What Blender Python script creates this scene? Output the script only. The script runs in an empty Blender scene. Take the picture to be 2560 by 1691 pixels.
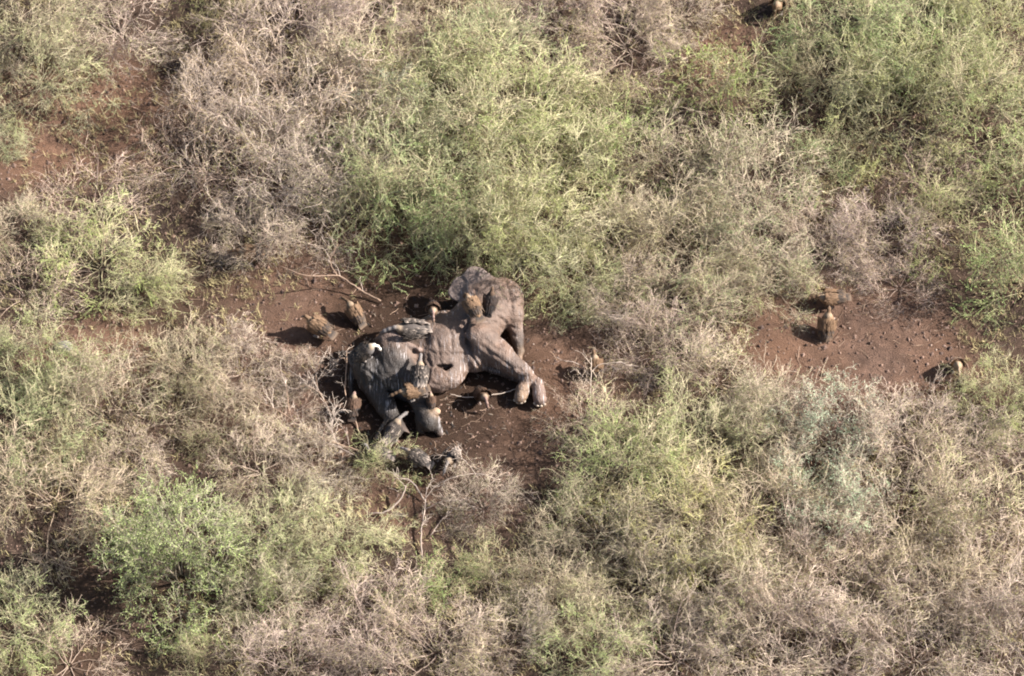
import bpy, math, random
import numpy as np
from mathutils import Vector, Matrix
from mathutils.bvhtree import BVHTree

# ------------------------------------------------------------------ camera, sky, sun, exposure
scene = bpy.context.scene
COL = scene.collection
DIST, DEP, PXM = 140.0, math.radians(55), 85.0       # metres to the carcass, downward pitch, photo pixels per metre there
cam_data = bpy.data.cameras.new('camera')
cam = bpy.data.objects.new('camera', cam_data)
COL.objects.link(cam)
CAM = np.array([0.0, -DIST * math.cos(DEP), DIST * math.sin(DEP)])
cam.location = CAM
cam.rotation_euler = (math.pi / 2 - DEP, 0, 0)
FPX = DIST * PXM
cam_data.sensor_width = 36
cam_data.lens = 36 * FPX / 2560
cam_data.clip_end = 6000
scene.camera = cam

SUN_EL, SUN_AZ = math.radians(35), math.radians(6)   # azimuth from +x (right) towards +y (away)
world = bpy.data.worlds.new('World')
scene.world = world
world.use_nodes = True
wn = world.node_tree
bg = wn.nodes['Background']
sky = wn.nodes.new('ShaderNodeTexSky')
sky.sky_type = 'NISHITA'
sky.sun_disc = False
sky.sun_elevation = SUN_EL
sky.sun_rotation = math.pi / 2 - SUN_AZ               # measured clockwise from +y
sky.dust_density = 2.5
wn.links.new(sky.outputs[0], bg.inputs[0])
bg.inputs[1].default_value = 0.06
sun_d = bpy.data.lights.new('sun', 'SUN')
sun_d.energy = 5.0
sun_d.angle = math.radians(0.5)
sun_d.color = (1.0, 0.955, 0.91)
sun = bpy.data.objects.new('sun', sun_d)
COL.objects.link(sun)
to_sun = Vector((math.cos(SUN_EL) * math.cos(SUN_AZ), math.cos(SUN_EL) * math.sin(SUN_AZ), math.sin(SUN_EL)))
sun.rotation_euler = to_sun.to_track_quat('Z', 'Y').to_euler()
scene.view_settings.view_transform = 'Standard'
scene.view_settings.look = 'None'
scene.view_settings.gamma = 1
scene.view_settings.exposure = 1.47
scene.render.engine = 'CYCLES'
scene.cycles.max_bounces = 7
scene.cycles.diffuse_bounces = 4
scene.cycles.transmission_bounces = 4
scene.cycles.transparent_max_bounces = 4
scene.cycles.filter_width = 1.95

# ------------------------------------------------------------------ helpers
UPV = np.array([0, math.sin(DEP), math.cos(DEP)])
FWD = np.array([0, math.cos(DEP), -math.sin(DEP)])

def ray(px, py):
    d = FWD + np.array([1.0, 0, 0]) * ((px - 1280) / FPX) + UPV * ((845.5 - py) / FPX)
    return d / np.linalg.norm(d)

def at(px, py, z=0.0):
    """the point of the place that a photo pixel shows at height z"""
    d = ray(px, py)
    return CAM + d * ((z - CAM[2]) / d[2])

def ground_z(x, y):
    x = np.asarray(x, float); y = np.asarray(y, float)
    z = (0.05 * np.sin(0.9 * x + 1.3) * np.sin(0.7 * y + 0.4) + 0.035 * np.sin(1.9 * x - 1.1 * y)
         + 0.02 * np.sin(3.1 * y + 2.3 * x + 1.0))
    r = np.sqrt((x + 1) ** 2 + y ** 2)
    return z * np.clip(1.4 - r / 200.0, 0, 1)

def mesh_from(name, verts, faces, mat=None, smooth=False, cols=None):
    """verts (n,3); faces (m,3) or (m,4) integer array, or list of both kinds"""
    me = bpy.data.meshes.new(name)
    verts = np.asarray(verts, np.float32)
    if isinstance(faces, np.ndarray):
        faces = [faces]
    faces = [np.asarray(f, np.int32) for f in faces if len(f)]
    me.vertices.add(len(verts))
    me.vertices.foreach_set('co', verts.ravel())
    nl = sum(f.size for f in faces); nf = sum(len(f) for f in faces)
    me.loops.add(nl)
    me.loops.foreach_set('vertex_index', np.concatenate([f.ravel() for f in faces]))
    me.polygons.add(nf)
    tot = np.concatenate([np.full(len(f), f.shape[1], np.int32) for f in faces])
    start = np.concatenate([[0], np.cumsum(tot)[:-1]]).astype(np.int32)
    me.polygons.foreach_set('loop_start', start)
    me.polygons.foreach_set('loop_total', tot)
    me.polygons.foreach_set('use_smooth', np.full(nf, bool(smooth)))
    me.update(calc_edges=True)
    if cols is not None:
        ca = me.color_attributes.new('Col', 'FLOAT_COLOR', 'POINT')
        c4 = np.ones((len(verts), 4), np.float32); c4[:, :3] = cols
        ca.data.foreach_set('color', c4.ravel())
    if mat: me.materials.append(mat)
    return me

def obj(name, me, parent=None, kind=None):
    o = bpy.data.objects.new(name, me)
    COL.objects.link(o)
    if parent: o.parent = parent
    if kind: o['kind'] = kind
    return o

def tag(o, label, cat, group=None):
    o['label'] = label; o['category'] = cat
    if group: o['group'] = group
    return o

def unit(v):
    return v / np.maximum(np.linalg.norm(v, axis=-1, keepdims=True), 1e-9)

def tubes(paths, radii, n=3):
    """paths (B,S,3), radii (B,S) -> verts, quads of B open tubes"""
    B, S, _ = paths.shape
    tan = np.empty_like(paths)
    tan[:, 1:-1] = paths[:, 2:] - paths[:, :-2]
    tan[:, 0] = paths[:, 1] - paths[:, 0]
    tan[:, -1] = paths[:, -1] - paths[:, -2]
    tan = unit(tan)
    ref = np.where(np.abs(tan[:, :1, 2:3]) > 0.8, np.array([1.0, 0, 0]), np.array([0, 0, 1.0]))
    u = unit(np.cross(tan, ref)); v = np.cross(tan, u)
    a = np.arange(n) * 2 * math.pi / n
    ring = (paths[:, :, None] + radii[:, :, None, None] * (np.cos(a)[:, None] * u[:, :, None] + np.sin(a)[:, None] * v[:, :, None]))
    verts = ring.reshape(-1, 3)
    b = np.arange(B)[:, None, None] * S * n; s = np.arange(S - 1)[None, :, None] * n; k = np.arange(n)[None, None]
    k2 = (k + 1) % n
    q = np.stack([b + s + k, b + s + k2, b + s + n + k2, b + s + n + k], -1).reshape(-1, 4)
    return verts, q

# ------------------------------------------------------------------ materials
def mat(name):
    m = bpy.data.materials.new(name); m.use_nodes = True
    nt = m.node_tree
    return m, nt, nt.nodes['Principled BSDF']

def N(nt, typ, **kw):
    n = nt.nodes.new(typ)
    for k, v in kw.items():
        if k in n.inputs: n.inputs[k].default_value = v
        else: setattr(n, k, v)
    return n

def ramp(nt, fac, stops):
    r = nt.nodes.new('ShaderNodeValToRGB')
    e = r.color_ramp.elements
    while len(e) < len(stops): e.new(0.5)
    for i, (p, c) in enumerate(stops):
        e[i].position = p; e[i].color = (*c, 1)
    nt.links.new(fac, r.inputs[0])
    return r.outputs[0]

def mix(nt, fac, a, b, mode='MIX'):
    m = nt.nodes.new('ShaderNodeMix'); m.data_type = 'RGBA'; m.blend_type = mode
    for s, v in ((m.inputs[0], fac), (m.inputs[6], a), (m.inputs[7], b)):
        if isinstance(v, bpy.types.NodeSocket): nt.links.new(v, s)
        elif isinstance(v, (int, float)): s.default_value = v
        else: s.default_value = (*v, 1)
    return m.outputs[2]

def noise(nt, scale, detail=4, rough=0.6, vec=None):
    n = N(nt, 'ShaderNodeTexNoise', Scale=scale, Detail=detail, Roughness=rough)
    if vec: nt.links.new(vec, n.inputs['Vector'])
    return n.outputs[0]

def plant_material(name, base, spread, rough=0.75, translucent=0.0, by_object=True):
    """bark or leaf: base colour, uneven from twig to twig, tinted by the object's own colour"""
    m, nt, p = mat(name)
    geo = N(nt, 'ShaderNodeNewGeometry')
    tc = N(nt, 'ShaderNodeTexCoord')
    c = ramp(nt, geo.outputs['Random Per Island'], [(0, tuple(x * (1 - spread) for x in base)), (0.5, base), (1, tuple(min(1, x * (1 + spread)) for x in base))])
    patch = ramp(nt, noise(nt, 1.1, 3, 0.6, tc.outputs['Object']), [(0.3, (0.72, 0.72, 0.72)), (0.7, (1.2, 1.2, 1.12))])
    c = mix(nt, 1.0, c, patch, 'MULTIPLY')
    if by_object:
        oi = N(nt, 'ShaderNodeObjectInfo')
        c = mix(nt, 1.0, c, oi.outputs['Color'], 'MULTIPLY')
    nt.links.new(c, p.inputs['Base Color'])
    p.inputs['Roughness'].default_value = rough
    p.inputs['Specular IOR Level'].default_value = 0.25
    if translucent:
        t = N(nt, 'ShaderNodeBsdfTranslucent'); nt.links.new(c, t.inputs[0])
        ms = N(nt, 'ShaderNodeMixShader'); ms.inputs[0].default_value = translucent
        nt.links.new(p.outputs[0], ms.inputs[1]); nt.links.new(t.outputs[0], ms.inputs[2])
        nt.links.new(ms.outputs[0], nt.nodes['Material Output'].inputs[0])
    return m

M_STEM = plant_material('stem_bark', (0.30, 0.235, 0.20), 0.25)
M_TWIG = plant_material('twig_bark', (0.475, 0.388, 0.332), 0.45)
M_LEAF = plant_material('small_leaf', (0.52, 0.565, 0.30), 0.35, 0.6, 0.45)
M_STICK = plant_material('dead_wood', (0.30, 0.205, 0.15), 0.2, by_object=False)

def soil_material():
    m, nt, p = mat('red_soil')
    tc = N(nt, 'ShaderNodeTexCoord'); v = tc.outputs['Object']
    big = noise(nt, 0.22, 4, 0.6, v); mid = noise(nt, 2.2, 6, 0.65, v); fine = noise(nt, 28, 5, 0.75, v)
    c = ramp(nt, mid, [(0.25, (0.062, 0.038, 0.028)), (0.5, (0.132, 0.082, 0.06)), (0.75, (0.235, 0.143, 0.102))])
    c = mix(nt, ramp(nt, big, [(0.38, (0, 0, 0)), (0.62, (0.6, 0.6, 0.6))]), c, (0.205, 0.112, 0.068))
    c = mix(nt, 0.55, c, ramp(nt, fine, [(0.3, (0.35, 0.33, 0.33)), (0.5, (1, 1, 1)), (0.72, (1.75, 1.7, 1.65))]), 'MULTIPLY')
    # wetted soil around the carcass, stretched to paint in the shade behind it
    xyz = N(nt, 'ShaderNodeSeparateXYZ'); nt.links.new(v, xyz.inputs[0])
    def ell(cx, cy, rx, ry):
        a = N(nt, 'ShaderNodeMath', operation='MULTIPLY_ADD'); nt.links.new(xyz.outputs[0], a.inputs[0]); a.inputs[1].default_value = 1 / rx; a.inputs[2].default_value = -cx / rx
        b = N(nt, 'ShaderNodeMath', operation='MULTIPLY_ADD'); nt.links.new(xyz.outputs[1], b.inputs[0]); b.inputs[1].default_value = 1 / ry; b.inputs[2].default_value = -cy / ry
        a2 = N(nt, 'ShaderNodeMath', operation='MULTIPLY'); nt.links.new(a.outputs[0], a2.inputs[0]); nt.links.new(a.outputs[0], a2.inputs[1])
        b2 = N(nt, 'ShaderNodeMath', operation='MULTIPLY_ADD'); nt.links.new(b.outputs[0], b2.inputs[0]); nt.links.new(b.outputs[0], b2.inputs[1]); nt.links.new(a2.outputs[0], b2.inputs[2])
        w = N(nt, 'ShaderNodeMath', operation='MULTIPLY_ADD'); nt.links.new(mid, w.inputs[0]); w.inputs[1].default_value = 1.1; nt.links.new(b2.outputs[0], w.inputs[2])
        return ramp(nt, w.outputs[0], [(0.75, (1, 1, 1)), (1.0, (0.0, 0.0, 0.0))]) if False else w.outputs[0]
    # shade under the bushes painted as darker soil, except where it lies open
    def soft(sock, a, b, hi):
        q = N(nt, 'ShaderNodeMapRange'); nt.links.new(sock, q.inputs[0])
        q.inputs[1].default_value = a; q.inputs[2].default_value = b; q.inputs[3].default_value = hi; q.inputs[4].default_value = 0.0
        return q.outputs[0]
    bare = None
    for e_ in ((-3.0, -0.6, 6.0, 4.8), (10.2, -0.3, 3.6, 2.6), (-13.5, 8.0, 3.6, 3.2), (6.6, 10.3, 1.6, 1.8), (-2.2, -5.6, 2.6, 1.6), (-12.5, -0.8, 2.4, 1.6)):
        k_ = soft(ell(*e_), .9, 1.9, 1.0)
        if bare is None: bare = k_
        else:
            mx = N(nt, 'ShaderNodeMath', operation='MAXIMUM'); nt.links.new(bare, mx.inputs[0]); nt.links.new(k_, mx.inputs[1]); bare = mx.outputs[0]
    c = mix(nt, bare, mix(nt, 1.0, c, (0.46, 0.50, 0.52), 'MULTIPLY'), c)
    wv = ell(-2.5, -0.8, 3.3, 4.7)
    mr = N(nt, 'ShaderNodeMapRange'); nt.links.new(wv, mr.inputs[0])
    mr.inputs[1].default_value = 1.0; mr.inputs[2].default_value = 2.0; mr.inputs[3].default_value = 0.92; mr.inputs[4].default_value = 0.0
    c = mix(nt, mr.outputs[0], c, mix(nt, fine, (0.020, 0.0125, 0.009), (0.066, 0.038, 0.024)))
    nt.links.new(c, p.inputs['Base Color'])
    p.inputs['Roughness'].default_value = 0.9
    p.inputs['Specular IOR Level'].default_value = 0.15
    b = N(nt, 'ShaderNodeBump', Strength=1.0, Distance=0.08); nt.links.new(fine, b.inputs['Height'])
    b2 = N(nt, 'ShaderNodeBump', Strength=0.7, Distance=0.12); nt.links.new(mid, b2.inputs['Height']); nt.links.new(b.outputs[0], b2.inputs['Normal'])
    nt.links.new(b2.outputs[0], p.inputs['Normal'])
    return m

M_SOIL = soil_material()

def stone_material():
    m, nt, p = mat('stone')
    geo = N(nt, 'ShaderNodeNewGeometry')
    c = ramp(nt, geo.outputs['Random Per Island'], [(0, (0.05, 0.03, 0.023)), (0.45, (0.12, 0.073, 0.053)), (0.85, (0.20, 0.125, 0.09)), (0.985, (0.22, 0.145, 0.11)), (1, (0.40, 0.32, 0.26))])
    nt.links.new(c, p.inputs['Base Color']); p.inputs['Roughness'].default_value = 0.9
    return m
M_STONE = stone_material()

def vcol_material(name, rough=0.7, bump_scale=60, bump=0.3, spec=0.3):
    m, nt, p = mat(name)
    at_ = N(nt, 'ShaderNodeVertexColor', layer_name='Col')
    tc = N(nt, 'ShaderNodeTexCoord')
    f = noise(nt, bump_scale, 4, 0.7, tc.outputs['Object'])
    c = mix(nt, 0.8, at_.outputs[0], ramp(nt, f, [(0.3, (0.55, 0.55, 0.55)), (0.7, (1.35, 1.35, 1.35))]), 'MULTIPLY')
    nt.links.new(c, p.inputs['Base Color'])
    p.inputs['Roughness'].default_value = rough
    p.inputs['Specular IOR Level'].default_value = spec
    b = N(nt, 'ShaderNodeBump', Strength=bump, Distance=0.01); nt.links.new(f, b.inputs['Height'])
    nt.links.new(b.outputs[0], p.inputs['Normal'])
    return m
M_FEATHER = vcol_material('feather', 0.75, 45, 0.4, 0.2)
M_BEAK = vcol_material('beak_horn', 0.4, 30, 0.1, 0.5)

def skin_material():
    m, nt, p = mat('elephant_skin')
    vc = N(nt, 'ShaderNodeVertexColor', layer_name='Col')
    tc = N(nt, 'ShaderNodeTexCoord'); v = tc.outputs['Object']
    big = noise(nt, 1.6, 4, 0.6, v); mid = noise(nt, 7, 5, 0.7, v)
    c = mix(nt, 1.0, vc.outputs[0], ramp(nt, big, [(0.3, (0.72, 0.74, 0.78)), (0.5, (1, 1, 1)), (0.7, (1.18, 1.08, 1.0))]), 'MULTIPLY')
    c = mix(nt, 0.6, c, ramp(nt, mid, [(0.3, (0.62, 0.62, 0.62)), (0.7, (1.3, 1.26, 1.22))]), 'MULTIPLY')
    # chalky droppings run down the flank in streaks
    mp = N(nt, 'ShaderNodeMapping'); nt.links.new(v, mp.inputs[0])
    mp.inputs['Rotation'].default_value = (0, 0, math.radians(-8)); mp.inputs['Scale'].default_value = (22, 2.4, 2.4)
    st = noise(nt, 1.0, 5, 0.62, mp.outputs[0])
    mp2 = N(nt, 'ShaderNodeMapping'); nt.links.new(v, mp2.inputs[0])
    mp2.inputs['Rotation'].default_value = (0, 0, math.radians(24)); mp2.inputs['Scale'].default_value = (26, 2.6, 2.6)
    st2 = noise(nt, 1.0, 4, 0.6, mp2.outputs[0])
    patchy = noise(nt, 0.9, 2, 0.5, v)
    s1 = ramp(nt, st, [(0.60, (0, 0, 0)), (0.68, (1, 1, 1))])
    s2 = ramp(nt, st2, [(0.56, (0, 0, 0)), (0.70, (0.8, 0.8, 0.8))])
    s = mix(nt, 1.0, s1, s2, 'LIGHTEN')
    s = mix(nt, 1.0, s, ramp(nt, patchy, [(0.45, (0.03, 0.03, 0.03)), (0.60, (0.9, 0.9, 0.9))]), 'MULTIPLY')
    c = mix(nt, s, c, (0.50, 0.46, 0.45))
    nt.links.new(c, p.inputs['Base Color'])
    p.inputs['Roughness'].default_value = 0.62
    p.inputs['Specular IOR Level'].default_value = 0.35
    vo = N(nt, 'ShaderNodeTexVoronoi', feature='DISTANCE_TO_EDGE', Scale=13.0); nt.links.new(v, vo.inputs['Vector'])
    b = N(nt, 'ShaderNodeBump', Strength=0.5, Distance=0.04); nt.links.new(vo.outputs['Distance'], b.inputs['Height'])
    mp3 = N(nt, 'ShaderNodeMapping'); nt.links.new(v, mp3.inputs[0]); mp3.inputs['Scale'].default_value = (7, 6, 7)
    wr = noise(nt, 1.6, 5, 0.65, mp3.outputs[0])
    b2 = N(nt, 'ShaderNodeBump', Strength=0.55, Distance=0.06); nt.links.new(wr, b2.inputs['Height']); nt.links.new(b.outputs[0], b2.inputs['Normal'])
    nt.links.new(b2.outputs[0], p.inputs['Normal'])
    return m
M_SKIN = skin_material()

# ------------------------------------------------------------------ ground
def build_ground():
    inner = np.arange(-24, 24.01, 0.2)
    outer = np.array([26, 30, 36, 45, 60, 85, 130, 220, 400, 800, 1600, 3000.0])
    ax = np.concatenate([-outer[::-1], inner, outer])
    X, Y = np.meshgrid(ax, ax, indexing='ij')
    n = len(ax)
    V = np.stack([X, Y, ground_z(X, Y)], -1).reshape(-1, 3)
    i, j = np.meshgrid(np.arange(n - 1), np.arange(n - 1), indexing='ij')
    q = np.stack([i * n + j, (i + 1) * n + j, (i + 1) * n + j + 1, i * n + j + 1], -1).reshape(-1, 4)
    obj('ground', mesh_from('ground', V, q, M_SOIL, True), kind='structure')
build_ground()

rng = np.random.default_rng(7)

def build_gravel(n):
    x = rng.uniform(-17.5, 17.5, n); y = rng.uniform(-14.5, 14.5, n)
    s = 0.013 + 0.026 * rng.random(n) ** 2 + 0.04 * rng.random(n) ** 9
    base = unit(np.array([[1, 0, 0], [-1, 0, 0], [0, 1, 0], [0, -1, 0], [0, 0, 1], [0, 0, -1.0]]))
    ang = rng.uniform(0, 6.28, n)
    sc = s[:, None] * rng.uniform(0.6, 1.5, (n, 3)) * np.array([1.2, 1.2, 0.8])
    v = base[None] * sc[:, None] * rng.uniform(0.75, 1.25, (n, 6, 1))
    c, si = np.cos(ang)[:, None], np.sin(ang)[:, None]
    v = np.stack([v[..., 0] * c - v[..., 1] * si, v[..., 0] * si + v[..., 1] * c, v[..., 2]], -1)
    v += np.stack([x, y, ground_z(x, y) + 0.3 * s], -1)[:, None]
    f = np.array([[0, 2, 4], [2, 1, 4], [1, 3, 4], [3, 0, 4], [2, 0, 5], [1, 2, 5], [3, 1, 5], [0, 3, 5]])
    F = (np.arange(n)[:, None, None] * 6 + f[None]).reshape(-1, 3)
    o = obj('gravel', mesh_from('gravel', v.reshape(-1, 3), F, M_STONE), kind='stuff')
    tag(o, 'red brown gravel and clods scattered over the bare soil', 'gravel')
build_gravel(30000)

def build_litter(n):
    x = rng.uniform(-17.5, 17.5, n); y = rng.uniform(-14.5, 14.5, n)
    ln = rng.uniform(0.08, 0.45, n); a = rng.uniform(0, 6.28, n)
    t = np.linspace(-0.5, 0.5, 4)
    d = np.stack([np.cos(a), np.sin(a), rng.normal(0, 0.12, n)], -1)
    p = np.stack([x, y, ground_z(x, y) + 0.02], -1)[:, None] + d[:, None] * (ln[:, None] * t)[..., None]
    p += rng.normal(0, 0.012, p.shape); p[..., 2] = np.maximum(p[..., 2], ground_z(p[..., 0], p[..., 1]) + 0.004)
    r = np.repeat(rng.uniform(0.003, 0.008, n)[:, None], 4, 1)
    v, q = tubes(p, r)
    o = obj('twig_litter', mesh_from('twig_litter', v, q, M_STICK), kind='stuff')
    tag(o, 'short dead twigs lying scattered on the red soil', 'twig litter')
build_litter(5000)

def build_tufts(n):
    """low dry forbs and grass wisps under and between the bushes"""
    x = rng.uniform(-17.5, 17.5, n); y = rng.uniform(-14.5, 14.5, n)
    keep = (np.sin(0.8 * x + 2) * np.sin(0.6 * y + 1) + rng.normal(0, 0.5, n)) > -0.1
    e = ((x + 1.4) / 5.6) ** 2 + ((y + 1.2) / 4.6) ** 2
    e2 = ((x - 10) / 3.2) ** 2 + ((y + 0.3) / 2.0) ** 2
    keep &= (e > 1 + 0.3 * rng.normal(size=n)) & (e2 > 1)
    x, y = x[keep], y[keep]; n = len(x); k = 9
    a = rng.uniform(0, 6.28, (n, k)); el = rng.uniform(0.3, 1.3, (n, k)); ln = rng.uniform(0.08, 0.28, (n, k))
    d = np.stack([np.cos(a) * np.cos(el), np.sin(a) * np.cos(el), np.sin(el)], -1)
    b = np.stack([x, y, ground_z(x, y)], -1)[:, None] + np.concatenate([rng.normal(0, 0.05, (n, k, 2)), np.zeros((n, k, 1))], -1)
    side = unit(np.cross(d, np.array([0, 0, 1.0]))) * 0.006
    tip = b + d * ln[..., None]
    mid = b + d * ln[..., None] * 0.5 + np.array([0, 0, 0.02])
    V = np.stack([b - side, b + side, mid + side, tip, mid - side], 2).reshape(-1, 3)
    idx = np.arange(n * k)[:, None] * 5
    F3 = np.concatenate([idx + np.array([[4, 2, 3]])]); F4 = idx + np.array([[0, 1, 2, 4]])
    m = plant_material('dry_grass', (0.34, 0.28, 0.15), 0.5, by_object=False)
    o = obj('dry_grass', mesh_from('dry_grass', V, [F4, F3], m), kind='stuff')
    tag(o, 'wispy dry grass and seedlings growing between the bushes', 'grass')
build_tufts(16000)
# ------------------------------------------------------------------ implicit modelling for the animals
def sdf_capsule(P, a, b, ra, rb):
    ab = b - a; t = np.clip(((P - a) @ ab) / (ab @ ab), 0, 1)
    return np.linalg.norm(P - a - t[..., None] * ab, axis=-1) - (ra + (rb - ra) * t)

def sdf_ell(P, c, axes, r):
    q = (P - c) @ np.asarray(axes).T                   # rows of axes are the ellipsoid's own axes
    k0 = np.linalg.norm(q / r, axis=-1); k1 = np.linalg.norm(q / (np.asarray(r) ** 2), axis=-1)
    return k0 * (k0 - 1) / np.maximum(k1, 1e-6)

def smin(a, b, k):
    h = np.maximum(k - np.abs(a - b), 0) / k
    return np.minimum(a, b) - h * h * k * 0.25

def smax(a, b, k):
    return -smin(-a, -b, k)

def surface_nets(F, org, h):
    """closed quad mesh of the zero level of F on a grid"""
    nx, ny, nz = F.shape
    S = F < 0
    cs = [S[i:nx - 1 + i, j:ny - 1 + j, k:nz - 1 + k] for i in (0, 1) for j in (0, 1) for k in (0, 1)]
    cnt = sum(c.astype(np.int8) for c in cs)
    act = (cnt > 0) & (cnt < 8)
    I = np.argwhere(act)
    idx = -np.ones(act.shape, np.int32); idx[act] = np.arange(len(I))
    acc = np.zeros((len(I), 3)); n = np.zeros(len(I))
    corners = np.array([[i, j, k] for i in (0, 1) for j in (0, 1) for k in (0, 1)])
    val = np.stack([F[I[:, 0] + c[0], I[:, 1] + c[1], I[:, 2] + c[2]] for c in corners], 1)
    for a in range(8):
        for b in range(a + 1, 8):
            if np.abs(corners[a] - corners[b]).sum() != 1: continue
            va, vb = val[:, a], val[:, b]
            m = (va < 0) != (vb < 0)
            t = np.where(m, va / np.where(m, va - vb, 1), 0)
            p = corners[a] + t[:, None] * (corners[b] - corners[a])
            acc += np.where(m[:, None], p, 0); n += m
    V = org + h * (I + acc / n[:, None])
    quads = []
    for ax in range(3):
        sh = [slice(None)] * 3
        a = [slice(1, -1)] * 3; a[ax] = slice(0, -1); b = list(a); b[ax] = slice(1, None)
        A, B = S[tuple(a)], S[tuple(b)]
        E = np.argwhere(A != B)
        if not len(E): continue
        o = np.array([1, 1, 1]); o[ax] = 0
        E = E + o
        u, v = [(1, 2), (2, 0), (0, 1)][ax]
        du = np.zeros(3, int); du[u] = 1; dv = np.zeros(3, int); dv[v] = 1
        g = lambda c: idx[c[:, 0], c[:, 1], c[:, 2]]
        q = np.stack([g(E - du - dv), g(E - dv), g(E), g(E - du)], 1)
        ins = S[E[:, 0], E[:, 1], E[:, 2]]
        q[~ins] = q[~ins][:, ::-1]
        quads.append(q)
    Q = np.concatenate(quads)
    return V, Q[(Q >= 0).all(1)]

def grid(lo, hi, h):
    ax = [np.arange(l, u + h, h) for l, u in zip(lo, hi)]
    return np.stack(np.meshgrid(*ax, indexing='ij'), -1)

def lumps(P, amp, freq, seed, n=7):
    r = np.random.default_rng(seed); out = 0
    for _ in range(n):
        d = r.normal(size=3); d = d / np.linalg.norm(d) * freq * r.uniform(0.6, 1.6)
        out = out + np.sin(P @ d + r.uniform(0, 6.28))
    return amp * out / math.sqrt(n)

# ------------------------------------------------------------------ the elephant
SK, SK_D, SK_T, SK_P = (0.136, 0.093, 0.071), (0.034, 0.028, 0.024), (0.25, 0.165, 0.105), (0.175, 0.123, 0.10)

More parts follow.
